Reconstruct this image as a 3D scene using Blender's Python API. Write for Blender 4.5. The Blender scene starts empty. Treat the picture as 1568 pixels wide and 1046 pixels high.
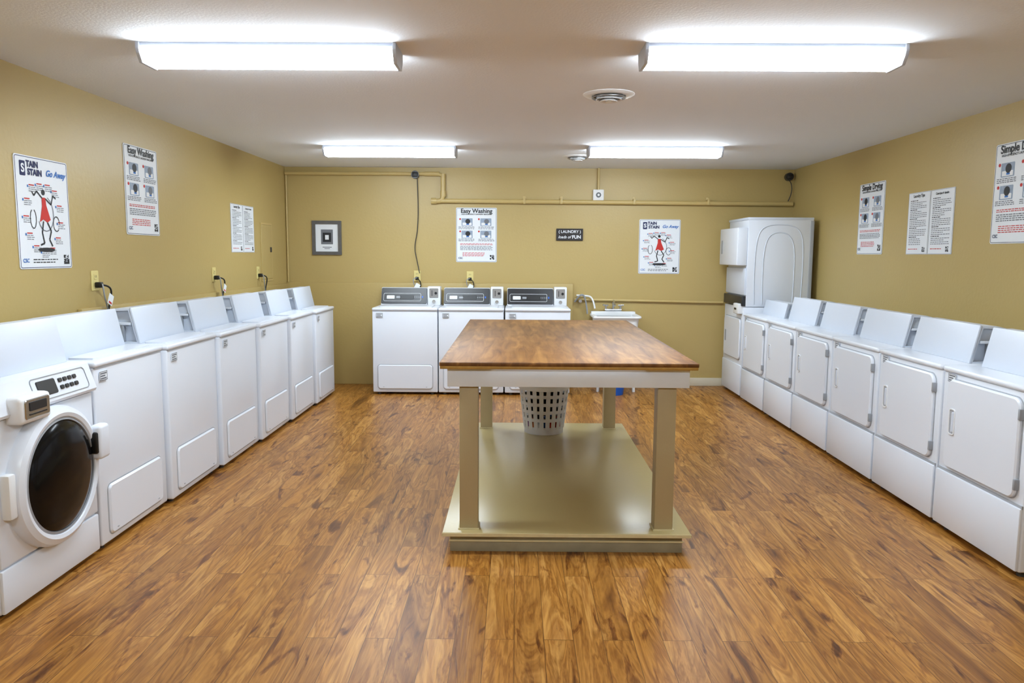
import bpy, bmesh, math, random
from mathutils import Vector, Matrix
random.seed(7)
S = bpy.context.scene
C = S.collection
S.view_settings.view_transform = 'Standard'
S.view_settings.look = 'None'

def lin(r, g, b):
    def f(c):
        c = c/255.0
        return c/12.92 if c <= 0.04045 else ((c+0.055)/1.055)**2.4
    return (f(r), f(g), f(b), 1.0)

# ------------------------------------------------------------ materials
def mat(name, col, rough=0.5, metal=0.0, var=0.04, scale=8.0, bump=0.0, bscale=60.0, coat=0.0, spec=0.5, transl=0.0):
    m = bpy.data.materials.new(name); m.use_nodes = True
    nt = m.node_tree; N = nt.nodes; L = nt.links
    b = N['Principled BSDF']
    b.inputs['Roughness'].default_value = rough
    b.inputs['Metallic'].default_value = metal
    b.inputs['Specular IOR Level'].default_value = spec
    b.inputs['Coat Weight'].default_value = coat
    tc = N.new('ShaderNodeTexCoord')
    no = N.new('ShaderNodeTexNoise'); no.inputs['Scale'].default_value = scale; no.inputs['Detail'].default_value = 3
    L.new(tc.outputs['Object'], no.inputs['Vector'])
    mx = N.new('ShaderNodeMix'); mx.data_type = 'RGBA'
    mx.inputs[6].default_value = tuple(c*(1-var) for c in col[:3])+(1,)
    mx.inputs[7].default_value = tuple(min(1, c*(1+var)) for c in col[:3])+(1,)
    L.new(no.outputs['Fac'], mx.inputs[0])
    L.new(mx.outputs[2], b.inputs['Base Color'])
    if bump > 0:
        n2 = N.new('ShaderNodeTexNoise'); n2.inputs['Scale'].default_value = bscale; n2.inputs['Detail'].default_value = 4
        L.new(tc.outputs['Object'], n2.inputs['Vector'])
        bp = N.new('ShaderNodeBump'); bp.inputs['Strength'].default_value = bump; bp.inputs['Distance'].default_value = 0.01
        L.new(n2.outputs['Fac'], bp.inputs['Height']); L.new(bp.outputs['Normal'], b.inputs['Normal'])
    if transl > 0:
        t = N.new('ShaderNodeBsdfTranslucent'); t.inputs['Color'].default_value = col
        ms = N.new('ShaderNodeMixShader'); ms.inputs[0].default_value = transl
        L.new(b.outputs[0], ms.inputs[1]); L.new(t.outputs[0], ms.inputs[2])
        L.new(ms.outputs[0], N['Material Output'].inputs['Surface'])
    return m

def emis(name, col, s):
    m = bpy.data.materials.new(name); m.use_nodes = True
    b = m.node_tree.nodes['Principled BSDF']
    b.inputs['Base Color'].default_value = (.9, .9, .9, 1)
    b.inputs['Emission Color'].default_value = col
    b.inputs['Emission Strength'].default_value = s
    return m

def ramp(N, stops):
    r = N.new('ShaderNodeValToRGB')
    cr = r.color_ramp
    cr.elements[0].position = stops[0][0]; cr.elements[0].color = stops[0][1]
    cr.elements[1].position = stops[-1][0]; cr.elements[1].color = stops[-1][1]
    for p, c in stops[1:-1]:
        e = cr.elements.new(p); e.color = c
    return r

def floor_mat():
    m = bpy.data.materials.new('vinyl_plank_wood'); m.use_nodes = True
    nt = m.node_tree; N = nt.nodes; L = nt.links; b = N['Principled BSDF']
    tc = N.new('ShaderNodeTexCoord')
    sp = N.new('ShaderNodeSeparateXYZ'); L.new(tc.outputs['Object'], sp.inputs[0])
    cb = N.new('ShaderNodeCombineXYZ'); L.new(sp.outputs['Y'], cb.inputs['X']); L.new(sp.outputs['X'], cb.inputs['Y'])
    br = N.new('ShaderNodeTexBrick'); L.new(cb.outputs[0], br.inputs['Vector'])
    br.inputs['Color1'].default_value = (0, 0, 0, 1); br.inputs['Color2'].default_value = (1, 1, 1, 1)
    br.inputs['Mortar'].default_value = (0.5, 0.5, 0.5, 1)
    br.inputs['Scale'].default_value = 1.0; br.inputs['Mortar Size'].default_value = 0.0014
    br.inputs['Mortar Smooth'].default_value = 0.1
    br.inputs['Brick Width'].default_value = 0.92; br.inputs['Row Height'].default_value = 0.112
    br.offset = 0.37
    rnd = N.new('ShaderNodeSeparateColor'); L.new(br.outputs['Color'], rnd.inputs[0])
    def mth(op, a, bv):
        n = N.new('ShaderNodeMath'); n.operation = op
        if isinstance(a, (int, float)): n.inputs[0].default_value = a
        else: L.new(a, n.inputs[0])
        if isinstance(bv, (int, float)): n.inputs[1].default_value = bv
        else: L.new(bv, n.inputs[1])
        return n.outputs[0]
    off = mth('MULTIPLY', rnd.outputs[0], 37.0)
    def gvec(sx, sy, k=1.0):
        c = N.new('ShaderNodeCombineXYZ')
        L.new(mth('MULTIPLY', sp.outputs['X'], sx), c.inputs['X'])
        L.new(mth('ADD', mth('MULTIPLY', sp.outputs['Y'], sy), off), c.inputs['Y'])
        L.new(mth('MULTIPLY', off, k), c.inputs['Z'])
        return c.outputs[0]
    def noise(v, det, dist, ro=.55):
        n = N.new('ShaderNodeTexNoise'); n.inputs['Scale'].default_value = 1; n.inputs['Detail'].default_value = det
        n.inputs['Distortion'].default_value = dist; n.inputs['Roughness'].default_value = ro
        L.new(v, n.inputs['Vector']); return n.outputs['Fac']
    def mix(bt, f, a, c):
        x = N.new('ShaderNodeMix'); x.data_type = 'RGBA'; x.blend_type = bt
        x.inputs[0].default_value = f
        L.new(a, x.inputs[6]); L.new(c, x.inputs[7]); return x.outputs[2]
    n1 = noise(gvec(9.0, 1.1), 5, .7, .55)
    r1 = ramp(N, [(0.26, lin(104, 62, 18)), (0.36, lin(150, 98, 36)), (0.42, lin(180, 126, 54)), (0.455, lin(144, 92, 34)), (0.50, lin(186, 132, 60)),
                  (0.545, lin(154, 102, 40)), (0.60, lin(200, 148, 76)), (0.66, lin(166, 112, 48)), (0.76, lin(212, 162, 92))])
    L.new(n1, r1.inputs[0])
    n2 = noise(gvec(12.0, 2.3, 1.7), 5, 1.3, .55)
    r2 = ramp(N, [(0.31, (0.24, 0.16, 0.09, 1)), (0.365, (0.54, 0.42, 0.30, 1)), (0.425, (1, 1, 1, 1))])
    L.new(n2, r2.inputs[0])
    c = mix('MULTIPLY', .9, r1.outputs[0], r2.outputs[0])
    n3 = noise(gvec(80.0, 3.0), 4, .4)
    r3 = ramp(N, [(0.3, (0.62, 0.56, 0.48, 1)), (0.6, (1, 1, 1, 1))]); L.new(n3, r3.inputs[0])
    c = mix('MULTIPLY', .75, c, r3.outputs[0])
    rb = ramp(N, [(0, (0.76, 0.72, 0.68, 1)), (1, (1.06, 1.04, 1.02, 1))]); L.new(rnd.outputs[0], rb.inputs[0])
    c = mix('MULTIPLY', .9, c, rb.outputs[0])
    mo = N.new('ShaderNodeMix'); mo.data_type = 'RGBA'
    L.new(mth('MULTIPLY', br.outputs['Fac'], 0.75), mo.inputs[0]); L.new(c, mo.inputs[6]); mo.inputs[7].default_value = lin(74, 42, 14)
    L.new(mo.outputs[2], b.inputs['Base Color'])
    b.inputs['Roughness'].default_value = 0.37
    b.inputs['Specular IOR Level'].default_value = 0.38
    bp = N.new('ShaderNodeBump'); bp.inputs['Strength'].default_value = 0.25; bp.inputs['Distance'].default_value = 0.003
    L.new(n3, bp.inputs['Height']); L.new(bp.outputs['Normal'], b.inputs['Normal'])
    return m

def table_mat():
    m = bpy.data.materials.new('laminate_wood'); m.use_nodes = True
    nt = m.node_tree; N = nt.nodes; L = nt.links; b = N['Principled BSDF']
    tc = N.new('ShaderNodeTexCoord')
    mp = N.new('ShaderNodeMapping'); mp.inputs['Scale'].default_value = (22, 2.6, 8); L.new(tc.outputs['Object'], mp.inputs[0])
    n = N.new('ShaderNodeTexNoise'); n.inputs['Scale'].default_value = 1; n.inputs['Detail'].default_value = 7; n.inputs['Distortion'].default_value = 0.6
    L.new(mp.outputs[0], n.inputs['Vector'])
    r = ramp(N, [(0.28, lin(118, 74, 32)), (0.5, lin(154, 106, 52)), (0.72, lin(182, 132, 70))]); L.new(n.outputs['Fac'], r.inputs[0])
    # plank-like strips printed in the laminate
    sp = N.new('ShaderNodeSeparateXYZ'); L.new(tc.outputs['Object'], sp.inputs[0])
    cb = N.new('ShaderNodeCombineXYZ'); L.new(sp.outputs['Y'], cb.inputs['X']); L.new(sp.outputs['X'], cb.inputs['Y'])
    br = N.new('ShaderNodeTexBrick'); L.new(cb.outputs[0], br.inputs['Vector'])
    br.inputs['Color1'].default_value = (.80, .78, .74, 1); br.inputs['Color2'].default_value = (1, 1, 1, 1); br.inputs['Mortar'].default_value = (.75, .7, .65, 1)
    br.inputs['Scale'].default_value = 1; br.inputs['Mortar Size'].default_value = .0008; br.inputs['Brick Width'].default_value = .42; br.inputs['Row Height'].default_value = .07
    mu0 = N.new('ShaderNodeMix'); mu0.data_type = 'RGBA'; mu0.blend_type = 'MULTIPLY'; mu0.inputs[0].default_value = .8
    L.new(r.outputs[0], mu0.inputs[6]); L.new(br.outputs['Color'], mu0.inputs[7])
    n2 = N.new('ShaderNodeTexNoise'); n2.inputs['Scale'].default_value = 3.0; n2.inputs['Detail'].default_value = 2
    L.new(tc.outputs['Object'], n2.inputs['Vector'])
    r2 = ramp(N, [(0.3, (0.80, 0.78, 0.76, 1)), (0.7, (1, 1, 1, 1))]); L.new(n2.outputs['Fac'], r2.inputs[0])
    mu = N.new('ShaderNodeMix'); mu.data_type = 'RGBA'; mu.blend_type = 'MULTIPLY'; mu.inputs[0].default_value = 1
    L.new(mu0.outputs[2], mu.inputs[6]); L.new(r2.outputs[0], mu.inputs[7])
    # worn darker rim
    def mth(op, a, bv=0.0):
        q = N.new('ShaderNodeMath'); q.operation = op
        for k, v in enumerate((a, bv)):
            if isinstance(v, (int, float)): q.inputs[k].default_value = v
            else: L.new(v, q.inputs[k])
        return q.outputs[0]
    ex = mth('SUBTRACT', .61, mth('ABSOLUTE', sp.outputs['X'])); ey = mth('SUBTRACT', 1.21, mth('ABSOLUTE', sp.outputs['Y']))
    dd = mth('MINIMUM', ex, ey)
    n4 = N.new('ShaderNodeTexNoise'); n4.inputs['Scale'].default_value = 26; L.new(tc.outputs['Object'], n4.inputs['Vector'])
    dd = mth('SUBTRACT', dd, mth('MULTIPLY', mth('SUBTRACT', n4.outputs['Fac'], .42), .09))
    rw = ramp(N, [(0.0, (0.50, 0.44, 0.38, 1)), (0.012, (1, 1, 1, 1))]); L.new(dd, rw.inputs[0])
    m3 = N.new('ShaderNodeMix'); m3.data_type = 'RGBA'; m3.blend_type = 'MULTIPLY'; m3.inputs[0].default_value = .8
    L.new(mu.outputs[2], m3.inputs[6]); L.new(rw.outputs[0], m3.inputs[7])
    L.new(m3.outputs[2], b.inputs['Base Color'])
    b.inputs['Roughness'].default_value = 0.48
    b.inputs['Specular IOR Level'].default_value = 0.35
    return m

M_wall = mat('wall_paint_ochre', lin(184, 161, 102), 0.42, var=0.04, scale=1.5, bump=0.12, bscale=40)
M_ceil = mat('ceiling_paint', lin(232, 235, 240), 0.85, var=0.02, scale=1.0, bump=0.15, bscale=90)
M_floor = floor_mat()
M_table = table_mat()
M_white = mat('appliance_white_enamel', lin(224, 230, 240), 0.28, var=0.01, scale=3)
M_white2 = mat('appliance_white_panel', lin(210, 218, 231), 0.35, var=0.01, scale=3)
M_plastic = mat('white_plastic', lin(232, 234, 236), 0.45, var=0.02)
M_bask = mat('basket_plastic', lin(248, 249, 252), 0.45, var=0.01, transl=.5)
M_groove = mat('seam_shadow_grey', lin(165, 169, 176), 0.7)
M_grey = mat('grey_plastic', lin(150, 154, 160), 0.4)
M_dark = mat('dark_plastic', lin(34, 35, 38), 0.35)
M_black = mat('black_rubber', lin(14, 14, 15), 0.4)
M_glass = mat('dark_door_glass', lin(14, 13, 14), 0.14, spec=0.2)
M_chrome = mat('chrome', lin(200, 202, 205), 0.22, metal=1.0)
M_steel = mat('brushed_steel', lin(168, 168, 168), 0.38, metal=0.9)
M_foot = mat('foot_dark', lin(60, 58, 55), 0.6)
M_taupe = mat('taupe_paint', lin(174, 158, 122), 0.45, var=0.06, scale=5, bump=0.1)
M_plat = mat('khaki_gloss_paint', lin(180, 163, 114), 0.28, var=0.05, scale=3, bump=0.05)
M_platedge = mat('khaki_worn_edge', lin(210, 198, 156), 0.5, var=0.15, scale=20)
M_base = mat('grey_green_paint', lin(148, 141, 118), 0.5, var=0.35, scale=9)
M_apron = mat('pale_blue_white_paint', lin(222, 229, 238), 0.45, var=0.05, scale=9)
M_edge = mat('chipped_table_edge', lin(170, 130, 58), 0.6, var=0.35, scale=30)
M_pipe = mat('painted_pipe_ochre', lin(196, 172, 112), 0.35, var=0.05)
M_ivory = mat('ivory_plastic', lin(226, 210, 140), 0.4)
M_lens = emis('fluorescent_lens', (0.80, 0.91, 1.0, 1), 48.0)
M_fix = mat('fixture_enamel', lin(190, 196, 208), 0.5)
M_paper = mat('poster_paper', lin(232, 237, 243), 0.5, var=0.01)
M_ink = mat('ink_black', lin(28, 30, 36), 0.6)
M_inkg = mat('ink_grey', lin(110, 114, 122), 0.6)
M_inkr = mat('ink_red', lin(196, 40, 34), 0.6)
M_inkb = mat('ink_blue', lin(40, 110, 190), 0.6)
M_inkn = mat('ink_navy', lin(24, 34, 84), 0.6)
M_inkphoto = mat('ink_photo', lin(150, 165, 186), 0.6, var=0.25, scale=60)
M_brown = mat('picture_frame_grey', lin(92, 90, 88), 0.5, var=0.2, scale=30)
M_sign = mat('sign_black', lin(38, 32, 32), 0.6, var=0.3, scale=30)
M_bluebk = mat('blue_plastic', lin(20, 90, 190), 0.4)
M_base_tr = mat('baseboard_cream', lin(214, 206, 184), 0.5)

# ------------------------------------------------------------ mesh helpers
def empty(name, loc=(0, 0, 0), rz=0.0):
    e = bpy.data.objects.new(name, None); e.empty_display_size = 0.1
    e.location = loc; e.rotation_euler = (0, 0, math.radians(rz)); C.objects.link(e); return e

def mk(name, bm, m, parent=None, smooth=False, M=None):
    if M is not None: bmesh.ops.transform(bm, matrix=M, verts=bm.verts)
    bmesh.ops.recalc_face_normals(bm, faces=bm.faces)
    me = bpy.data.meshes.new(name); bm.to_mesh(me); bm.free()
    me.materials.append(m)
    if smooth:
        for p in me.polygons: p.use_smooth = True
        try: me.set_sharp_from_angle(angle=math.radians(35))
        except Exception: pass
    o = bpy.data.objects.new(name, me); C.objects.link(o)
    if parent: o.parent = parent
    return o

def addbox(bm, x, y, z):
    vs = [bm.verts.new((a, b, c)) for a in x for b in y for c in z]
    for f in ((0, 1, 3, 2), (4, 6, 7, 5), (0, 4, 5, 1), (2, 3, 7, 6), (0, 2, 6, 4), (1, 5, 7, 3)):
        bm.faces.new([vs[i] for i in f])

def box(name, x, y, z, m, parent=None, bev=0.0, seg=2, M=None):
    bm = bmesh.new(); addbox(bm, x, y, z)
    if bev > 0: bmesh.ops.bevel(bm, geom=bm.edges[:], offset=bev, segments=seg, profile=0.5, affect='EDGES')
    return mk(name, bm, m, parent, bev > 0, M)

def boxes(name, lst, m, parent=None, M=None, bev=0):
    bm = bmesh.new()
    for x, y, z in lst: addbox(bm, x, y, z)
    if bev > 0: bmesh.ops.bevel(bm, geom=bm.edges[:], offset=bev, segments=2, profile=0.5, affect='EDGES')
    return mk(name, bm, m, parent, bev > 0, M)

def rrpts(cx, cz, w, h, r, n=6):
    pts = []
    for k, (sx, sz) in enumerate(((1, 1), (-1, 1), (-1, -1), (1, -1))):
        for i in range(n+1):
            a = math.pi/2*(k+i/n)
            pts.append((cx+sx*(w/2-r)+r*math.cos(a), cz+sz*(h/2-r)+r*math.sin(a)))
    return pts

def loft(name, rings, m, parent=None, cap0=True, cap1=True, smooth=True, M=None):
    bm = bmesh.new(); R = [[bm.verts.new(p) for p in r] for r in rings]; n = len(R[0])
    for a, b in zip(R[:-1], R[1:]):
        for i in range(n): bm.faces.new([a[i], a[(i+1) % n], b[(i+1) % n], b[i]])
    if cap0: bm.faces.new(R[0])
    if cap1: bm.faces.new(R[-1])
    return mk(name, bm, m, parent, smooth, M)

def rr(name, cx, cz, w, h, r, yb, yf, m, parent=None, bev=0.003, M=None):
    """rounded rectangle panel in XZ, back at yb, front at yf (yf<yb)"""
    rings = [[(p[0], yb, p[1]) for p in rrpts(cx, cz, w, h, r)],
             [(p[0], yf+bev, p[1]) for p in rrpts(cx, cz, w, h, r)],
             [(p[0], yf, p[1]) for p in rrpts(cx, cz, w-2*bev, h-2*bev, max(r-bev, 0.001))]]
    return loft(name, rings, m, parent, M=M)

def rrframe(name, cx, cz, w, h, r, t, yb, yf, m, parent=None, M=None):
    o = rrpts(cx, cz, w, h, r); i = rrpts(cx, cz, w-2*t, h-2*t, max(r-t, 0.001))
    rings = [[(p[0], yb, p[1]) for p in o], [(p[0], yf, p[1]) for p in o], [(p[0], yf, p[1]) for p in i], [(p[0], yb, p[1]) for p in i]]
    return loft(name, rings, m, parent, cap0=False, cap1=False, M=M)

def prism(name, prof, x0, x1, m, parent=None, bev=0.0, M=None, inset=0.0, depth=0.0):
    bm = bmesh.new()
    a = [bm.verts.new((x0, y, z)) for y, z in prof]; b = [bm.verts.new((x1, y, z)) for y, z in prof]
    n = len(prof)
    for i in range(n): bm.faces.new([a[i], a[(i+1) % n], b[(i+1) % n], b[i]])
    f0 = bm.faces.new(a[::-1]); f1 = bm.faces.new(b)
    bmesh.ops.recalc_face_normals(bm, faces=bm.faces)
    if inset > 0:
        for f, s in ((f0, 1), (f1, -1)):
            bmesh.ops.inset_region(bm, faces=[f], thickness=inset, depth=0)
            r = bmesh.ops.extrude_face_region(bm, geom=[f])
            vs = [g for g in r['geom'] if isinstance(g, bmesh.types.BMVert)]
            bmesh.ops.translate(bm, verts=vs, vec=(s*depth, 0, 0))
            if f.is_valid: bmesh.ops.delete(bm, geom=[f], context='FACES')
    elif bev > 0: bmesh.ops.bevel(bm, geom=bm.edges[:], offset=bev, segments=2, profile=0.5, affect='EDGES')
    return mk(name, bm, m, parent, bev > 0 and inset == 0, M)

def cyl(name, p0, p1, r, m, parent=None, r2=None, seg=24, M=None):
    p0 = Vector(p0); p1 = Vector(p1); d = p1-p0
    bm = bmesh.new()
    bmesh.ops.create_cone(bm, cap_ends=True, segments=seg, radius1=r, radius2=r if r2 is None else r2, depth=d.length)
    Q = Matrix.Translation((p0+p1)/2) @ d.to_track_quat('Z', 'Y').to_matrix().to_4x4()
    bmesh.ops.transform(bm, matrix=Q, verts=bm.verts)
    return mk(name, bm, m, parent, True, M)

def lathe(name, prof, m, parent=None, axis='Z', loc=(0, 0, 0), seg=48):
    rings = []
    for r, h in prof:
        ring = []
        for i in range(seg):
            a = 2*math.pi*i/seg
            if axis == 'Z': ring.append((loc[0]+r*math.cos(a), loc[1]+r*math.sin(a), loc[2]+h))
            else: ring.append((loc[0]+r*math.cos(a), loc[1]+h, loc[2]+r*math.sin(a)))
        rings.append(ring)
    return loft(name, rings, m, parent)

def tube(name, pts, r, m, parent=None, soft=False):
    cu = bpy.data.curves.new(name, 'CURVE'); cu.dimensions = '3D'; cu.bevel_depth = r; cu.bevel_resolution = 3
    cu.use_fill_caps = True
    sp = cu.splines.new('NURBS' if soft else 'POLY'); sp.points.add(len(pts)-1)
    for i, p in enumerate(pts): sp.points[i].co = (p[0], p[1], p[2], 1)
    if soft: sp.order_u = 3; sp.use_endpoint_u = True; sp.resolution_u = 8
    cu.materials.append(m)
    o = bpy.data.objects.new(name, cu); C.objects.link(o)
    if parent: o.parent = parent
    return o

def rects(name, lst, y, m, parent):
    bm = bmesh.new()
    for x0, z0, x1, z1 in lst:
        bm.faces.new([bm.verts.new(p) for p in ((x0, y, z0), (x1, y, z0), (x1, y, z1), (x0, y, z1))])
    return mk(name, bm, m, parent)

def poly(name, pts, y, m, parent):
    bm = bmesh.new(); bm.faces.new([bm.verts.new((p[0], y, p[1])) for p in pts]); return mk(name, bm, m, parent)

def text(name, s, x, z, size, m, parent, align='CENTER', y=-0.0065, shear=0.0, bold=0.0):
    cu = bpy.data.curves.new(name, 'FONT'); cu.body = s; cu.size = size; cu.align_x = align; cu.shear = shear
    cu.offset = bold; cu.materials.append(m)
    o = bpy.data.objects.new(name, cu); o.rotation_euler = (math.pi/2, 0, 0); o.location = (x, y, z)
    C.objects.link(o); o.parent = parent; return o

def clone(root, loc, rz=None):
    e = bpy.data.objects.new(root.name.split('.')[0], None); e.empty_display_size = 0.1
    e.location = loc; e.rotation_euler = root.rotation_euler if rz is None else (0, 0, math.radians(rz)); C.objects.link(e)
    for c in list(root.children):
        d = c.copy(); C.objects.link(d); d.parent = e
    return e

# ------------------------------------------------------------ room
XL, XR, YB, YF, ZC = -2.52, 3.0, 8.5, -1.6, 2.37
box('floor', (XL-.1, XR+.1), (YF-.1, YB+.1), (-.1, 0), M_floor)
box('ceiling', (XL-.1, XR+.1), (YF-.1, YB+.1), (ZC, ZC+.1), M_ceil)
box('wall_left', (XL-.1, XL), (YF, YB), (0, ZC), M_wall)
box('wall_right', (XR, XR+.1), (YF, YB), (0, ZC), M_wall)
box('wall_back', (XL-.1, XR+.1), (YB, YB+.1), (0, ZC), M_wall)
box('wall_front', (XL-.1, XR+.1), (YF-.1, YF), (0, ZC), M_wall)
box('trim_1', (XL, 0.62), (YB-.045, YB), (0, 1.125), M_wall, bev=.006)
box('trim_2', (XL, XL+.03), (4.4, YB-.045), (0, 1.115), M_wall, bev=.006)
box('baseboard_back', (0.63, XR), (YB-.015, YB), (0, .09), M_base_tr, bev=.004)
box('baseboard_left', (XL, XL+.012), (YF, 2.8), (0, .09), M_wall)
box('baseboard_right', (XR-.012, XR), (YF, 3.2), (0, .09), M_wall)

# ------------------------------------------------------------ ceiling lights
def light_fixture(cx, cy, L=1.15):
    r = empty('fluorescent_ceiling_light', (cx, cy, ZC))
    box('pan', (-L/2, L/2), (-.10, .10), (-.026, 0), M_fix, r, bev=.003)
    prism('lens', [(-.103, -.026), (-.097, -.046), (-.070, -.080), (.070, -.080), (.097, -.046), (.103, -.026)], -L/2+.012, L/2-.012, M_lens, r)
    for s in (-1, 1):
        a, b = sorted((s*(L/2-.012), s*(L/2+.004)))
        prism('end_cap', [(-.107, 0), (-.107, -.03), (-.101, -.048), (-.073, -.085), (.073, -.085), (.101, -.048), (.107, -.03), (.107, 0)], a, b, M_fix, r, bev=.002)
    return r
for cx, cy in ((-1.12, 3.64), (1.14, 3.62), (-1.11, 6.90), (1.19, 6.85), (-1.12, 0.4), (1.14, 0.4)):
    light_fixture(cx, cy)

def vent(cx, cy, R):
    r = empty('round_ceiling_vent', (cx, cy, ZC))
    lathe('flange', [(R*.62, -.004), (R*.66, -.012), (R*.9, -.012), (R, -.003), (R, 0), (R*.62, 0)], M_plastic, r)
    lathe('duct', [(0.001, -.003), (R*.64, -.003), (R*.64, -.001)], M_dark, r)
    for k, (a, b) in enumerate(((.52, .66), (.36, .50), (.18, .34))):
        z0 = -.016-.010*k
        lathe('cone_%d' % (k+1), [(R*a, z0+.012), (R*b, z0-.004), (R*b, z0-.008), (R*a*.97, z0+.008)], M_steel if k == 0 else M_plastic, r)
    boxes('louvre', [((-R*.5, R*.5), (t*R-.003, t*R+.003), (-.03, -.006)) for t in (-.3, -.1, .1, .3)], M_grey, r)
    cyl('hub', (0, 0, -.044), (0, 0, -.003), R*.12, M_plastic, r)
vent(.53, 4.62, .15); vent(.57, 7.46, .14)

# ------------------------------------------------------------ appliances
def sticker(r, x, z, y=-.0035):
    box('label', (x-.033, x+.033), (y, 0), (z-.022, z+.022), M_paper, r)
    rects('label_text', [(x-.027, z+.008, x+.027, z+.015), (x-.027, z-.004, x+.014, z+.003), (x-.027, z-.016, x+.025, z-.009)], y-.0006, M_inkg, r)
    rects('label_edge', [(x-.033, z+.019, x+.033, z+.022), (x-.033, z-.022, x+.033, z-.019), (x-.033, z-.022, x-.030, z+.022), (x+.030, z-.022, x+.033, z+.022)], y-.0008, M_inkg, r)

def side_console(r, H, D, W=.60, y0=.19, xo=0.0, h=.20):
    yb = min(D-.02, y0+.20); x0 = xo-W/2; x1 = xo+W/2; t = .046*h/.20
    prof = [(y0+.004, H), (y0+.004+t, H+h), (y0+.135, H+h), (yb, H+h-.015), (yb, H)]
    prism('console', prof, x0, x1, M_white2, r, inset=.014, depth=.03)
    prism('console_front_trim', [(y0-.008, H), (y0-.008+t, H+h+.006), (y0+.004+t, H+h+.006), (y0+.005, H)], x0-.004, x1+.004, M_white2, r, bev=.003)
    for s in (-1, 1):
        a, b = sorted((xo+s*(W/2-.029), xo+s*(W/2-.001)))
        box('console_end_shelf', (a, b), (y0+.048, yb-.004), (H+h*.525, H+h*.6), M_white, r, bev=.003)
        box('console_end_strap', (a, b), (y0+.09, y0+.108), (H+.012, H+h*.525), M_grey, r, bev=.002)

def top_loader(loc, rz, H=.92, D=.5, W=.70, back=False):
    r = empty('top_load_washer', loc, rz)
    box('cabinet', (-W/2, W/2), (.004, D), (.025, H-.028), M_white, r, bev=.010, seg=3)
    box('top_deck', (-W/2-.002, W/2+.002), (-.006, D), (H-.030, H), M_white, r, bev=.012, seg=3)
    box('deck_seam', (-W/2+.006, W/2-.006), (.0, D-.01), (H-.034, H-.026), M_groove, r)
    pw = .56
    rrframe('access_panel_seam', 0, .185, pw+.012, .262, .035, .006, .006, .0025, M_groove, r)
    rr('access_panel', 0, .185, pw, .25, .03, .006, -.008, M_white, r, bev=.008)
    boxes('panel_screws', [((s*.22-.006, s*.22+.006), (-.010, -.005), (.08, .085)) for s in (-1, 1)], M_groove, r)
    for sx in (-1, 1):
        for y in (.05, D-.05): cyl('foot', (sx*(W/2-.06), y, 0), (sx*(W/2-.06), y, .03), .018, M_foot, r)
    sticker(r, -W/2+.075, H-.075)
    if back:
        rr('lid', 0, 0, 1, 1, .1, 1, 0, M_white, r, M=Matrix.Translation((0, .05, H)) @ Matrix(((.54, 0, 0, 0), (0, 0, .34, .17), (0, -.012, 0, .012), (0, 0, 0, 1))))
        y0 = D-.14
        prism('console', [(y0-.03, H), (y0+.045, H+.185), (D-.01, H+.185), (D-.01, H)], -W/2+.015, W/2-.155, M_white, r, bev=.006)
        a = math.atan2(.075, .185)
        T = Matrix.Translation((0, y0-.03, H)) @ Matrix.Rotation(-a, 4, 'X')
        cx = (-W/2+.015+W/2-.155)/2
        rr('control_fascia', cx, .104, .488, .178, .012, 0, -.006, M_dark, r, M=T)
        rrframe('control_outline', cx-.02, .088, .40, .088, .014, .003, -.005, -.0075, M_plastic, r, M=T)
        rr('display', cx+.03, .088, .15, .05, .006, -.005, -.008, M_black, r, M=T)
        for i in range(4):
            cyl('button', (cx+.115+i*.018, -.010, .088), (cx+.115+i*.018, -.005, .088), .005, M_grey, r, M=T)
        rr('model_plate', cx-.145, .088, .085, .04, .008, -.005, -.009, M_plastic, r, M=T)
        rr('cycle_label', cx-.06, .088, .05, .022, .004, -.005, -.008, M_grey, r, M=T, bev=.001)
        box('indicator', (cx+.19, cx+.205), (-.009, -.005), (.08, .10), M_bluebk, r, M=T)
        x0, x1 = W/2-.148, W/2-.012
        box('coin_meter_case', (x0, x1), (y0-.03, D-.01), (H, H+.20), M_plastic, r, bev=.008)
        rr('coin_meter_plate', (x0+x1)/2, H+.13, .095, .10, .008, y0-.03, y0-.036, M_steel, r)
        box('coin_slot', ((x0+x1)/2-.022, (x0+x1)/2-.016), (y0-.039, y0-.033), (H+.10, H+.16), M_black, r)
        cyl('coin_meter_lock', ((x0+x1)/2, y0-.044, H+.04), ((x0+x1)/2, y0-.028, H+.04), .018, M_chrome, r)
        cyl('coin_return', ((x0+x1)/2+.022, y0-.042, H+.13), ((x0+x1)/2+.022, y0-.034, H+.13), .014, M_dark, r)
    else:
        rr('lid', 0, 0, 1, 1, .1, 1, 0, M_white, r, M=Matrix(((.56, 0, 0, 0), (0, 0, .14, .10), (0, -.010, 0, H+.010), (0, 0, 0, 1))))
        side_console(r, H, D, W=.585, xo=.012)
    return r

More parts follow.
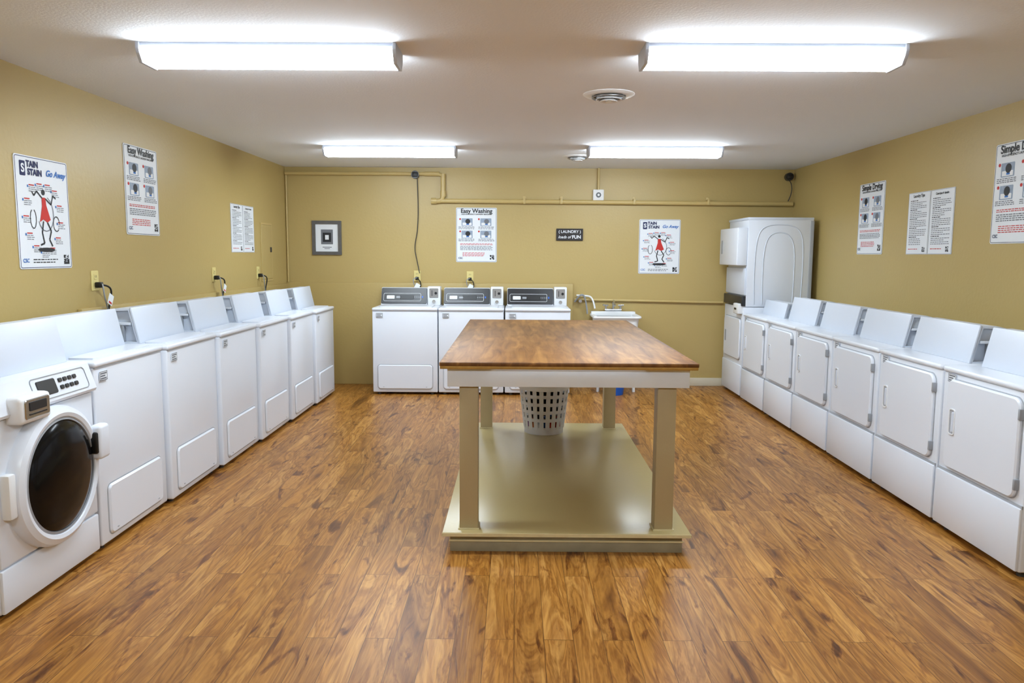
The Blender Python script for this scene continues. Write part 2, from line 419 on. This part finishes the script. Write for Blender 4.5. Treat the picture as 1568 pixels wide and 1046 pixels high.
def dryer(loc, rz, H=.875, D=.70, W=.70, ch=.20):
    r = empty('clothes_dryer', loc, rz)
    box('cabinet', (-W/2, W/2), (.004, D), (.03, H-.028), M_white, r, bev=.010, seg=3)
    box('top_deck', (-W/2-.002, W/2+.002), (-.006, D), (H-.030, H), M_white, r, bev=.012, seg=3)
    box('toe_panel', (-W/2+.004, W/2-.004), (-.010, .006), (.035, .325), M_white, r, bev=.006)
    box('toe_seam', (-W/2+.004, W/2-.004), (-.001, .006), (.323, .338), M_groove, r)
    rrframe('door_seam', .01, .585, .590, .470, .05, .005, .006, .0, M_groove, r)
    rr('door', .01, .585, .58, .46, .045, .006, -.016, M_white, r, bev=.007)
    rr('handle_recess', -.215, .60, .044, .125, .012, -.014, -.0175, M_groove, r, bev=.001)
    rrframe('handle_rim', -.215, .60, .052, .135, .015, .006, -.014, -.021, M_plastic, r)
    rr('handle_lip', -.203, .60, .016, .105, .006, -.015, -.026, M_white2, r, bev=.003)
    boxes('door_hinge', [((.296, .310), (-.020, .004), (z, z+.05)) for z in (.40, .72)], M_grey, r, bev=.003)
    for sx in (-1, 1):
        for y in (.05, D-.05): cyl('foot', (sx*(W/2-.05), y, 0), (sx*(W/2-.05), y, .035), .018, M_foot, r)
    sticker(r, -W/2+.085, H-.055)
    side_console(r, H, D, W=.60, y0=.175, h=ch)
    return r

# left row (front loader + six top loaders)
fx = lambda y: -2.0+0.14*(y-3.5)/4.4
for i in range(6):
    y = 3.58+.72*i+.35
    top_loader((fx(y), y, 0), 90, H=.925-.004*i, D=min(.60, fx(y)-XL-.035))
# right row
d0 = dryer((2.26, 3.34+.35, 0), -90)
for i in range(1, 5):
    clone(d0, (2.26, 3.34+.35+.72*i, 0))
dryer((2.26, 3.34+.35+.72*5, 0), -90, ch=.135)
# back row
for cx in (-1.135, -.46, .22):
    top_loader((cx, 7.82, 0), 0, H=.895, D=.60, W=.665, back=True)

# front loader
def front_loader(loc, rz):
    W, D, H = .70, .48, .935
    r = empty('front_load_washer', loc, rz)
    box('cabinet', (-W/2, W/2), (.004, D), (.02, H-.02), M_white, r, bev=.012, seg=3)
    box('top_deck', (-W/2, W/2), (.02, D), (H-.025, H), M_white, r, bev=.010, seg=3)
    box('lower_panel', (-W/2+.002, W/2-.002), (-.012, .006), (.025, .20), M_white, r, bev=.008)
    box('front_panel', (-W/2+.002, W/2-.002), (-.010, .006), (.208, .79), M_white, r, bev=.008)
    prism('control_panel', [(.03, .79), (-.028, .797), (-.034, .81), (.004, .925), (.02, .934), (.05, .934)], -W/2, W/2, M_white, r)
    a = math.atan2(.038, .115)
    T = Matrix.Translation((0, -.034, .81)) @ Matrix.Rotation(-a, 4, 'X')
    rrframe('control_outline', .10, .062, .40, .098, .02, .003, 0, -.003, M_grey, r, M=T)
    rr('display', 0, .062, .13, .066, .008, 0, -.004, M_dark, r, M=T)
    for i in range(4):
        for j in range(2):
            rr('button', .10+i*.036, .047+j*.032, .026, .018, .006, 0, -.006, M_dark, r, M=T, bev=.002)
    box('card_reader', (-.27, -.07), (-.075, 0), (.762, .872), M_plastic, r, bev=.018, seg=3)
    rr('card_reader_bezel', -.17, .82, .16, .078, .012, -.072, -.080, M_chrome, r)
    rr('card_reader_screen', -.17, .830, .11, .036, .005, -.079, -.083, M_dark, r, bev=.001)
    box('card_slot', (-.225, -.115), (-.0825, -.078), (.796, .801), M_black, r)
    cz = .49
    lathe('door_ring', [(.300, -.008), (.300, -.035), (.290, -.058), (.268, -.070), (.252, -.066), (.244, -.050), (.244, -.02), (.30, -.008)], M_white, r, axis='Y', loc=(0, 0, cz), seg=72)
    lathe('door_gasket', [(.249, -.045), (.249, -.060), (.238, -.064), (.234, -.050)], M_grey, r, axis='Y', loc=(0, 0, cz), seg=72)
    lathe('door_glass', [(.242, -.03), (.241, -.055), (.225, -.066), (.18, -.078), (.10, -.086), (.002, -.088)], M_glass, r, axis='Y', loc=(0, 0, cz), seg=72)
    box('door_handle', (.240, .325), (-.100, -.045), (.49, .65), M_white, r, bev=.016, seg=3)
    box('handle_grip_recess', (.228, .250), (-.088, -.050), (.52, .62), M_black, r, bev=.008)
    box('door_hinge', (-.33, -.285), (-.05, -.008), (.40, .58), M_plastic, r, bev=.01)
    for sx in (-1, 1):
        for y in (.05, D-.05): cyl('foot', (sx*.29, y, 0), (sx*.29, y, .025), .02, M_foot, r)
    side_console(r, H, D, W=.62, y0=.085, xo=0)
    return r
front_loader((-2.0, 2.86+.35, 0), 90)

# stacked unit
def stack(loc, rz):
    W, D = .69, .66
    r = empty('stacked_washer_dryer', loc, rz)
    box('lower_cabinet', (-W/2, W/2), (0, D), (.03, .93), M_white, r, bev=.006)
    box('upper_cabinet', (-W/2, W/2), (.02, D), (.935, 1.80), M_white, r, bev=.006, seg=2)
    box('top_cap', (-W/2-.004, W/2+.004), (.012, D), (1.795, 1.82), M_white2, r, bev=.004)
    box('rear_corner', (W/2-.02, W/2+.003), (D-.03, D+.004), (.95, 1.79), M_groove, r, bev=.002)
    box('toe_panel', (-W/2+.004, W/2-.004), (-.010, .004), (.035, .34), M_white, r, bev=.006)
    rrframe('lower_door_seam', 0, .60, .59, .43, .05, .006, .004, -.003, M_groove, r)
    rr('lower_door', 0, .60, .575, .415, .045, .004, -.018, M_white, r, bev=.007)
    rr('lower_handle', -.215, .60, .04, .12, .012, -.017, -.021, M_grey, r, bev=.001)
    box('control_fascia', (-W/2+.01, W/2-.01), (-.02, .03), (.94, 1.04), M_dark, r, bev=.008)
    box('coin_meter', (W/2-.20, W/2-.03), (-.05, .03), (.86, .965), M_plastic, r, bev=.01)
    box('coin_slot', (W/2-.15, W/2-.08), (-.053, -.048), (.90, .92), M_black, r)
    box('mid_panel', (-W/2+.01, W/2-.01), (.0, .03), (1.05, 1.32), M_white2, r, bev=.008)
    box('upper_door', (-W/2+.03, W/2-.01), (-.085, .02), (1.345, 1.72), M_white, r, bev=.010, seg=3)
    rr('upper_handle', -.22, 1.53, .04, .14, .012, -.082, -.089, M_grey, r, bev=.001)
    def side_curve(nm, pts):
        tube(nm, [(W/2-.001, y, z) for y, z in pts], .006, M_white2, r, soft=True)
    side_curve('side_emboss_1', [(.10, .96), (.09, 1.2), (.095, 1.5), (.12, 1.66), (.18, 1.735), (.33, 1.755), (.48, 1.735), (.55, 1.66), (.57, 1.5), (.57, 1.2), (.56, .96)])
    side_curve('side_emboss_2', [(.18, .96), (.17, 1.3), (.185, 1.54), (.23, 1.65), (.33, 1.68), (.43, 1.65), (.48, 1.54), (.49, 1.3), (.48, .96)])
    for sx in (-1, 1):
        for y in (.05, D-.05): cyl('foot', (sx*.29, y, 0), (sx*.29, y, .035), .02, M_foot, r)
    return r
stack((2.27, 8.045, 0), -90)

# ------------------------------------------------------------ work table
def work_table():
    cx = .25
    r = empty('folding_table', (cx, 4.79, 0))
    y0, y1 = -1.21, 1.21
    box('tabletop', (-.61, .61), (y0, y1), (.918, .936), M_table, r, bev=.003)
    box('tabletop_edge', (-.607, .607), (y0+.003, y1-.003), (.904, .919), M_edge, r, bev=.002)
    boxes('apron', [((-.575, .575), (y0+.035, y0+.055), (.815, .904)), ((-.575, .575), (y1-.055, y1-.035), (.815, .904)),
                    ((-.575, -.555), (y0+.0555, y1-.0555), (.815, .904)), ((.555, .575), (y0+.0555, y1-.0555), (.815, .904))], M_apron, r, bev=.002)
    for i, (sx, sy) in enumerate(((-1, -1), (1, -1), (-1, 1), (1, 1))):
        X = sorted((sx*.52, sx*.43)); Y = sorted((sy*1.15, sy*1.06))
        box('leg_%d' % (i+1), X, Y, (.105, .903), M_taupe, r, bev=.004)
        boxes('leg_trim_%d' % (i+1), [((X[0]-.006, X[1]+.006), (Y[0]-.006, Y[1]+.006), (.105, .112))], M_platedge, r)
    box('lower_shelf', (-.60, .60), (-1.20, 1.26), (.088, .106), M_plat, r, bev=.003)
    boxes('lower_shelf_edge', [((-.601, .601), (-1.204, -1.199), (.088, .104))], M_platedge, r)
    boxes('base_frame', [((-.565, .565), (-1.165, -1.125), (0, .088)), ((-.565, .565), (1.17, 1.21), (0, .088)),
                         ((-.565, -.525), (-1.1245, 1.1695), (0, .088)), ((.525, .565), (-1.1245, 1.1695), (0, .088))], M_base, r, bev=.002)
    boxes('base_kick_lip', [((-.57, .57), (-1.172, -1.165), (.052, .060))], M_platedge, r)
work_table()

# ------------------------------------------------------------ laundry basket
def basket(loc):
    r = empty('laundry_basket', loc)
    Hh = .37; rb, rt = .145, .188
    lathe('base', [(0.001, .006), (rb-.006, .006), (rb, .055), (rb+.004, .055), (rb+.002, .0), (0.001, 0)], M_bask, r)
    R = lambda z: rb+(rt-rb)*z/Hh
    n = 22
    bm = bmesh.new()
    for i in range(n):
        a = 2*math.pi*i/n
        vs = []
        for z in (.04, Hh-.02):
            for dr in (0, .003):
                for dt in (-.0155, .0155):
                    rad = R(z)+dr
                    vs.append(bm.verts.new((rad*math.cos(a)-dt*math.sin(a), rad*math.sin(a)+dt*math.cos(a), z)))
        for f in ((0, 1, 3, 2), (4, 6, 7, 5), (0, 4, 5, 1), (2, 3, 7, 6), (0, 2, 6, 4), (1, 5, 7, 3)):
            bm.faces.new([vs[k] for k in f])
    mk('slats', bm, M_bask, r)
    for k, z in enumerate((.112, .172, .232, .292)):
        lathe('hoop_%d' % (k+1), [(R(z), z-.012), (R(z)+.0035, z-.012), (R(z)+.0035, z+.012), (R(z), z+.012), (R(z), z-.012)], M_bask, r)
    lathe('rim', [(R(Hh)-.002, Hh-.035), (R(Hh)+.004, Hh-.035), (R(Hh)+.014, Hh-.004), (R(Hh)+.012, Hh), (R(Hh)-.002, Hh), (R(Hh)-.002, Hh-.035)], M_bask, r)
    cols = [(205, 60, 50), (40, 110, 190), (235, 190, 60), (70, 150, 90), (150, 80, 160), (230, 120, 50), (235, 235, 235)]
    for i in range(9):
        a = i*.698+.2; d = .10 if i < 8 else 0
        m = mat('bottle_colour_%d' % i, lin(*cols[i % 7]), .35)
        lathe('detergent_bottle_%d' % (i+1), [(.001, 0), (.026, 0), (.028, .01), (.028, .07), (.012, .09), (.012, .105), (.001, .105)], m, r, loc=(d*math.cos(a), d*math.sin(a), .007), seg=16)
basket((.215, 5.76, .1065))

# ------------------------------------------------------------ utility sink
def sink(loc):
    r = empty('utility_sink', loc)
    def ring(w, d, z, rad): return [(p[0], p[1], z) for p in rrpts(0, 0, w, d, rad)]
    loft('basin', [ring(.40, .34, .46, .05), ring(.46, .40, .78, .05), ring(.50, .44, .78, .04), ring(.51, .45, .79, .04), ring(.50, .44, .805, .035),
                   ring(.42, .36, .80, .05), ring(.36, .30, .49, .05)], M_plastic, r)
    boxes('back_ledge', [((-.24, .24), (.16, .222), (.78, .83))], M_plastic, r, bev=.006)
    for sx in (-1, 1):
        for sy in (-1, 1):
            cyl('leg', (sx*.19, sy*.16, 0), (sx*.175, sy*.15, .55), .016, M_plastic, r, r2=.022)
    cyl('faucet_base', (-.09, .19, .845), (.09, .19, .845), .016, M_chrome, r)
    for s in (-1, 1):
        cyl('faucet_handle_stem', (s*.08, .19, .845), (s*.08, .19, .89), .011, M_chrome, r)
        cyl('faucet_handle', (s*.08-.025*s, .19, .895), (s*.08+.035*s, .18, .90), .009, M_chrome, r)
    tube('faucet_spout', [(0, .19, .85), (0, .19, .93), (0, .15, .955), (0, .08, .93), (0, .05, .90)], .011, M_chrome, r, soft=True)
    tube('drain_pipe', [(0, 0, .47), (0, 0, .30), (0, .12, .26), (0, .2, .30)], .02, M_plastic, r)
sink((1.06, 8.24, 0))
lathe('cleaning_bucket', [(.001, 0), (.10, 0), (.125, .2), (.132, .2), (.132, .21), (.118, .21), (.095, .008), (.001, .008)], M_bluebk, loc=(0, 0, 0)).location = (1.02, 7.94, .001)
r = empty('sink_water_supply', (0, 0, 0))
tube('supply_pipe', [(.66, 8.46, 1.00), (.76, 8.46, 1.00), (.84, 8.44, .98), (.86, 8.42, .86)], .010, M_plastic, r, soft=True)
tube('supply_hose', [(.64, 8.45, .93), (.70, 8.40, 1.03), (.76, 8.42, .98), (.78, 8.44, .80)], .009, M_grey, r, soft=True)
cyl('valve', (.70, 8.42, .94), (.70, 8.47, .94), .018, M_steel, r)

# ------------------------------------------------------------ pipes on back wall
r = empty('wall_conduit_pipe', (0, 0, 0))
yw = YB-.035
tube('main_pipe', [(-.92, yw, 2.015), (XR-.02, yw, 2.0)], .024, M_pipe, r)
tube('elbow', [(-.80, yw, 2.30), (-.80, yw, 2.07), (-.81, yw, 2.03), (-.84, yw, 2.012), (-.93, yw, 2.012)], .026, M_pipe, r)
cyl('coupling_1', (-.80, yw, 2.06), (-.80, yw, 2.12), .032, M_pipe, r)
cyl('coupling_2', (-.93, yw, 2.012), (-.87, yw, 2.012), .032, M_pipe, r)
tube('upper_run', [(XL+.01, yw, 2.30), (-.86, yw, 2.30), (-.82, yw, 2.29), (-.80, yw, 2.27)], .020, M_pipe, r)
tube('upper_return', [(-1.0, yw, 2.30), (-.84, yw, 2.30)], .025, M_pipe, r)
tube('box_drop', [(.88, yw, ZC), (.88, yw, 2.14)], .013, M_pipe, r)
for i, x in enumerate((.08, .48, 1.27, 2.07)):
    boxes('strap_%d' % (i+1), [((x-.012, x+.012), (yw-.028, YB), (1.985, 2.045)), ((x-.018, x+.018), (YB-.008, YB), (2.04, 2.07))], M_pipe, r, bev=.002)
tube('lower_run', [(.64, YB-.02, .955), (2.27, YB-.02, .93)], .014, M_pipe, r)
tube('lower_riser', [(XL+.015, YB-.02, 2.31), (XL+.015, YB-.02, 1.13)], .010, M_pipe, r)

r = empty('junction_box', (.88, YB-.001, 2.085))
box('box', (-.058, .058), (-.05, 0), (-.058, .058), M_plastic, r, bev=.006)
cyl('knob', (0, -.056, 0), (0, -.048, 0), .028, M_dark, r)
cyl('knob_core', (0, -.060, 0), (0, -.054, 0), .012, M_plastic, r)

def wall_sensor(loc):
    r = empty('cable_junction', loc)
    cyl('body', (0, -.06, 0), (0, 0, 0), .042, M_dark, r)
    box('cap', (-.03, .03), (-.07, -.055), (-.025, .025), M_black, r, bev=.006)
    return r
s = wall_sensor((-1.10, YB-.001, 2.29))
tube('cord', [(.02, -.03, -.04), (.03, -.02, -.3), (.02, -.02, -.6), (-.02, -.02, -.78), (.01, -.02, -.92), (.04, -.04, -1.06)], .005, M_foot, s, soft=True)
s = wall_sensor((2.93, YB-.001, 2.29))
tube('cord', [(.0, -.04, -.04), (.03, -.03, -.06), (.04, -.03, -.18), (-.0, -.03, -.26)], .005, M_foot, s, soft=True)

# ------------------------------------------------------------ outlets
def outlet(loc, rz, tag=True):
    r = empty('wall_outlet', loc, rz)
    rr('plate', 0, 0, .075, .12, .006, 0, -.006, M_ivory, r)
    rr('socket', 0, .025, .036, .034, .010, -.005, -.009, M_ivory, r, bev=.001)
    boxes('slots', [((-.009, -.006), (-.0095, -.008), (.018, .032)), ((.006, .009), (-.0095, -.008), (.018, .032))], M_black, r)
    box('plug', (-.018, .018), (-.045, -.008), (-.042, -.008), M_black, r, bev=.006)
    tube('cord', [(0, -.044, -.025), (.02, -.075, -.03), (.05, -.075, -.07), (.035, -.06, -.15), (.03, -.055, -.22)], .0055, M_black, r, soft=True)
    tube('cord_2', [(0, -.044, -.02), (-.04, -.07, -.02), (-.03, -.07, -.09), (.02, -.06, -.16), (.04, -.055, -.22)], .0045, M_grey, r, soft=True)
    if tag:
        R4 = Matrix.Translation((.03, 0, -.02)) @ Matrix.Rotation(.5, 4, 'Y')
        box('tag', (.0, .05), (-.088, -.085), (-.125, -.06), M_paper, r, M=R4)
        box('tag_mark', (.008, .042), (-.0885, -.0878), (-.118, -.106), M_inkr, r, M=R4)
    return r
e = .001
outlet((-1.09, YB-e, 1.20), 0); outlet((-.51, YB-e, 1.195), 0)
outlet((XL+e, 4.60, 1.27), 90); outlet((XL+e, 6.42, 1.26), 90); outlet((XL+e, 7.52, 1.25), 90, False)

# ------------------------------------------------------------ posters
def words(x0, x1, z, h, rng, gap=.006):
    out = []; x = x0
    while x < x1-.012:
        w = rng.uniform(.012, .035); w = min(w, x1-x)
        out.append((x, z, x+w, z+h)); x += w+gap
    return out

def board(name, W, H, loc, rz, border=True, bm_=M_ink):
    r = empty(name, loc, rz)
    rr('board', 0, 0, W, H, .014, 0, -.004, M_paper, r, bev=.001)
    if border: rrframe('border', 0, 0, W-.012, H-.012, .012, .003, -.0035, -.0047, bm_, r)
    return r

def qr(r, x, z, s, rng):
    c = s/9; L = []
    for i in range(9):
        for j in range(9):
            fin = (i < 3 and j < 3) or (i < 3 and j > 5) or (i > 5 and j < 3)
            if fin or rng.random() < .5: L.append((x+i*c, z+j*c, x+(i+1)*c, z+(j+1)*c))
    rects('qr_code', L, -.0055, M_ink, r)

def easy_poster(title, loc, rz, W=.46, H=.585, seed=1):
    rng = random.Random(seed)
    r = board('laundry_instruction_poster', W, H, loc, rz)
    text('title', title, 0, H*.405, W*.140, M_ink, r, bold=.0016)
    text('subtitle', 'HIGH-EFFICIENCY LAUNDRY MACHINE', 0, H*.368, W*.042, M_ink, r, bold=.0004)
    for k, (sx, sz) in enumerate(((-.5, 1), (.5, 1), (-.5, 0), (.5, 0))):
        cx = sx*W*.46; cz = H*.235-(1-sz)*H*.225
        rr('photo_%d' % (k+1), cx, cz, W*.27, H*.14, .006, -.004, -.0052, M_inkphoto, r, bev=.0005)
        rr('photo_panel_%d' % (k+1), cx, cz-H*.035, W*.22, H*.05, .004, -.005, -.0056, M_plastic, r, bev=.0002)
        lathe('photo_drum_%d' % (k+1), [(.001, -.0062), (W*.06, -.0062), (W*.06, -.005)], M_inkg if k % 2 else M_ink, r, axis='Y', loc=(cx+.008, 0, cz+.008), seg=20)
        rects('photo_mark_%d' % (k+1), [(cx-W*.02, cz-H*.05, cx+W*.05, cz-H*.03)], -.0060, M_inkb, r)
        cyl('number_%d' % (k+1), (cx-W*.17, -.0058, cz+H*.055), (cx-W*.17, -.004, cz+H*.055), W*.022, M_inkr, r, seg=16)
    L = []
    for side in (-1, 1):
        xa, xb = (-.44*W, -.05*W) if side < 0 else (.05*W, .44*W)
        for blk, n in ((.145, 3), (-.08, 3)):
            for q in range(n): L += words(xa, xb, H*(blk-.018*q), .0050, rng)
    for q in range(4): L += words(-.40*W, .40*W, -H*.215-H*.020*q, .0055, rng)
    rects('body_text', L, -.0052, M_inkg, r)
    L = []
    for q in range(2): L += words(-.40*W, .40*W, -H*.165-H*.018*q, .005, rng)
    rects('warning_text', L, -.0052, M_inkr, r)
    L = []
    for q in range(4): L += words(-.34*W, .20*W, -H*.33-H*.02*q, .005, rng)
    rects('footer_text', L, -.0052, M_inkr, r)
    text('footer_logo', 'CSC', -W*.39, -H*.44, W*.06, M_inkn, r, bold=.0005)
    qr(r, W*.33, -H*.45, W*.11, rng)
    return r

def stain_poster(loc, rz, W=.46, H=.585, seed=2):
    rng = random.Random(seed)
    r = board('stain_removal_poster', W, H, loc, rz, bm_=M_inkn)
    rr('logo_block', -W*.36, H*.385, W*.10, H*.13, .006, -.004, -.0052, M_inkn, r, bev=.0005)
    text('logo_s', 'S', -W*.36, H*.352, W*.13, M_paper, r, bold=.002)
    text('title_1', 'TAIN', -W*.295, H*.405, W*.095, M_inkn, r, align='LEFT', bold=.0020)
    text('title_2', 'STAIN', -W*.275, H*.335, W*.095, M_inkn, r, align='LEFT', bold=.0020)
    text('title_3', 'Go Away', W*.055, H*.345, W*.100, M_inkb, r, align='LEFT', shear=.35, bold=.0012)
    Y = -.0056
    poly('dress', [(-.02, .085), (.012, .085), (.018, .045), (.05, -.03), (.02, -.045), (-.015, -.03), (-.045, -.045), (-.02, .04)], Y, M_inkr, r)
    cyl('head', (-.004, -.0058, .112), (-.004, -.004, .112), .015, M_ink, r, seg=20)
    def st(nm, pts, w, m):
        bm = bmesh.new()
        for (a, b) in zip(pts[:-1], pts[1:]):
            a = Vector(a); b = Vector(b); d = (b-a); d.normalize(); n = Vector((-d.y, d.x))*w/2
            bm.faces.new([bm.verts.new((p.x, Y-.0003, p.y)) for p in (a-n, b-n, b+n, a+n)])
        mk(nm, bm, m, r)
    st('arm_1', [(-.015, .08), (-.06, .115), (-.085, .09), (-.10, .11)], .008, M_ink)
    st('arm_2', [(.012, .08), (.06, .05), (.08, .10), (.105, .085)], .008, M_ink)
    st('leg_1', [(-.015, -.04), (-.03, -.10), (-.015, -.155), (-.05, -.165)], .010, M_ink)
    st('leg_2', [(.02, -.045), (.05, -.09), (.03, -.135), (.055, -.17)], .010, M_ink)
    st('swirl_1', [(.0+.10*math.cos(a*.3+3.6)*(.6+.02*a), -.01+.12*math.sin(a*.3+3.6)*(.6+.02*a)) for a in range(14)], .005, M_inkg)
    st('swirl_2', [(.10+.028*math.cos(a*.5), -.05+.04*math.sin(a*.5)) for a in range(12)], .005, M_ink)
    st('swirl_3', [(-.10+.025*math.cos(a*.5+2), -.03+.05*math.sin(a*.5+2)) for a in range(12)], .005, M_ink)
    poly('shadow', [(.075*math.cos(t*math.pi/10), -.178-.012+.012*math.sin(t*math.pi/10)) for t in range(20)], Y, M_ink, r)
    L = []; Lr = []; D = []
    for k in range(13):
        a = 2*math.pi*k/13+.3
        x = .150*math.cos(a); z = -.02+.19*math.sin(a)
        if z > .14: z = .14
        for q in range(3): L += words(x-.032, x+.032, z-.010*q, .0036, rng, .004)
        Lr.append((x-.03, z+.010, x+.015, z+.016))
        D.append((x-.044, z+.0, x-.034, z+.012))
    rects('tips_text', L, -.0052, M_inkg, r); rects('tips_head', Lr, -.0052, M_inkr, r); rects('tips_dots', D, -.0052, M_inkb, r)
    L = words(-.12, .08, -H*.445, .005, rng)+words(-.12, .10, -H*.42, .005, rng)
    rects('footer_text', L, -.0052, M_ink, r)
    text('footer_logo', 'CSC', -W*.39, -H*.44, W*.06, M_inkb, r, bold=.0005)
    qr(r, W*.33, -H*.46, W*.11, rng)
    return r

def tips_poster(loc, rz, W=.62, H=.45, seed=3):
    rng = random.Random(seed)
    r = empty('laundry_tips_poster', loc, rz)
    for s, t in ((-1, 'Laundry Tips'), (1, 'Consejos de lavado')):
        cx = s*W/4
        nm = 'a' if s < 0 else 'b'
        rr('sheet_'+nm, cx, 0, W/2-.006, H, .004, 0, -.004, M_paper, r, bev=.001)
        rrframe('sheet_edge_'+nm, cx, 0, W/2-.012, H-.006, .004, .002, -.0035, -.0046, M_inkg, r)
        text('title_'+nm, t, cx, H*.42, W*.048 if s < 0 else W*.034, M_ink, r, bold=.0008)
        L = []; Lr = []
        q = 0; z = H*.36
        while z > -H*.36:
            if q % 5 == 0: Lr += words(cx-W*.19, cx-W*.02, z, .0055, rng)
            else: L += words(cx-W*.19, cx+W*(.19 if rng.random() < .7 else .08), z, .0045, rng)
            z -= .0135; q += 1
        rects('body_text_'+nm, L, -.0052, M_inkg, r); rects('heading_text_'+nm, Lr, -.0052, M_ink, r)
        rects('footer_text_'+nm, words(cx-W*.19, cx+W*.04, -H*.42, .005, rng), -.0052, M_inkr, r)
        qr(r, cx+W*.13, -H*.46, .036, rng)
    return r

stain_poster((XL+e, 4.14, 1.64), 90, H=.58)
easy_poster('Easy Washing', (XL+e, 5.24, 1.845), 90, H=.58, seed=4)
tips_poster((XL+e, 7.14, 1.66), 90, W=.60, H=.43)
easy_poster('Easy Washing', (-.44, YB-e, 1.65), 0, W=.445, H=.59, seed=5)
stain_poster((1.56, YB-e, 1.535), 0, W=.45, H=.59, seed=6)
easy_poster('Simple Drying', (XR-e, 6.62, 1.76), -90, W=.47, H=.60, seed=7)
tips_poster((XR-e, 5.68, 1.69), -90, W=.63, H=.46, seed=8)
easy_poster('Simple Drying', (XR-e, 4.70, 1.83), -90, W=.48, H=.61, seed=9)

# framed picture
r = empty('framed_picture', (-2.075, YB-e, 1.61))
rrframe('frame', 0, 0, .32, .37, .003, .036, 0, -.022, M_brown, r)
rr('mat_board', 0, 0, .26, .31, .003, 0, -.006, M_paper, r, bev=.001)
rr('print', 0, .01, .13, .16, .002, -.005, -.008, M_inkg, r, bev=.0005)
rects('print_detail', [(-.045, -.045, .045, .055)], -.0085, M_ink, r)
rects('print_caption', [(-.05, -.105, .05, -.098), (-.03, -.12, .03, -.114)], -.0068, M_inkg, r)
rects('print_highlight', [(-.02, -.02, .02, .03)], -.0088, M_paper, r)

# fun sign
r = empty('laundry_wall_sign', (.577, YB-e, 1.66))
rr('board', 0, 0, .29, .13, .004, 0, -.018, M_sign, r, bev=.002)
text('line_1', '( LAUNDRY )', 0, .018, .042, M_paper, r, y=-.0195, bold=.0006)
text('line_2', 'loads of', -.125, -.040, .043, M_paper, r, align='LEFT', y=-.0195, shear=.3, bold=.0006)
text('line_3', 'FUN', .025, -.042, .050, M_paper, r, align='LEFT', y=-.0195, bold=.0016)

# access panel on the left wall
r = empty('electrical_access_panel', (XL+e, 7.80, 1.45), 90)
rr('cover', 0, 0, .30, .54, .006, 0, -.010, M_wall, r)
rrframe('cover_frame', 0, 0, .34, .58, .006, .018, 0, -.006, M_pipe, r)
box('latch', (.09, .125), (-.018, -.009), (.0, .05), M_foot, r, bev=.003)

# ------------------------------------------------------------ world + camera
w = bpy.data.worlds.new('World'); S.world = w; w.use_nodes = True
w.node_tree.nodes['Background'].inputs[0].default_value = (0.8, 0.85, 1, 1)
w.node_tree.nodes['Background'].inputs[1].default_value = 0.2

cam = bpy.data.cameras.new('camera'); cam.sensor_width = 36; cam.lens = 27.1; cam.clip_start = .05
co = bpy.data.objects.new('camera', cam); C.objects.link(co)
co.matrix_world = Matrix.Translation((0, 0, 1.44)) @ Matrix.Rotation(math.radians(.3), 4, 'Z') @ Matrix.Rotation(math.radians(90-6.43), 4, 'X') @ Matrix.Rotation(math.radians(.35), 4, 'Z')
S.camera = co
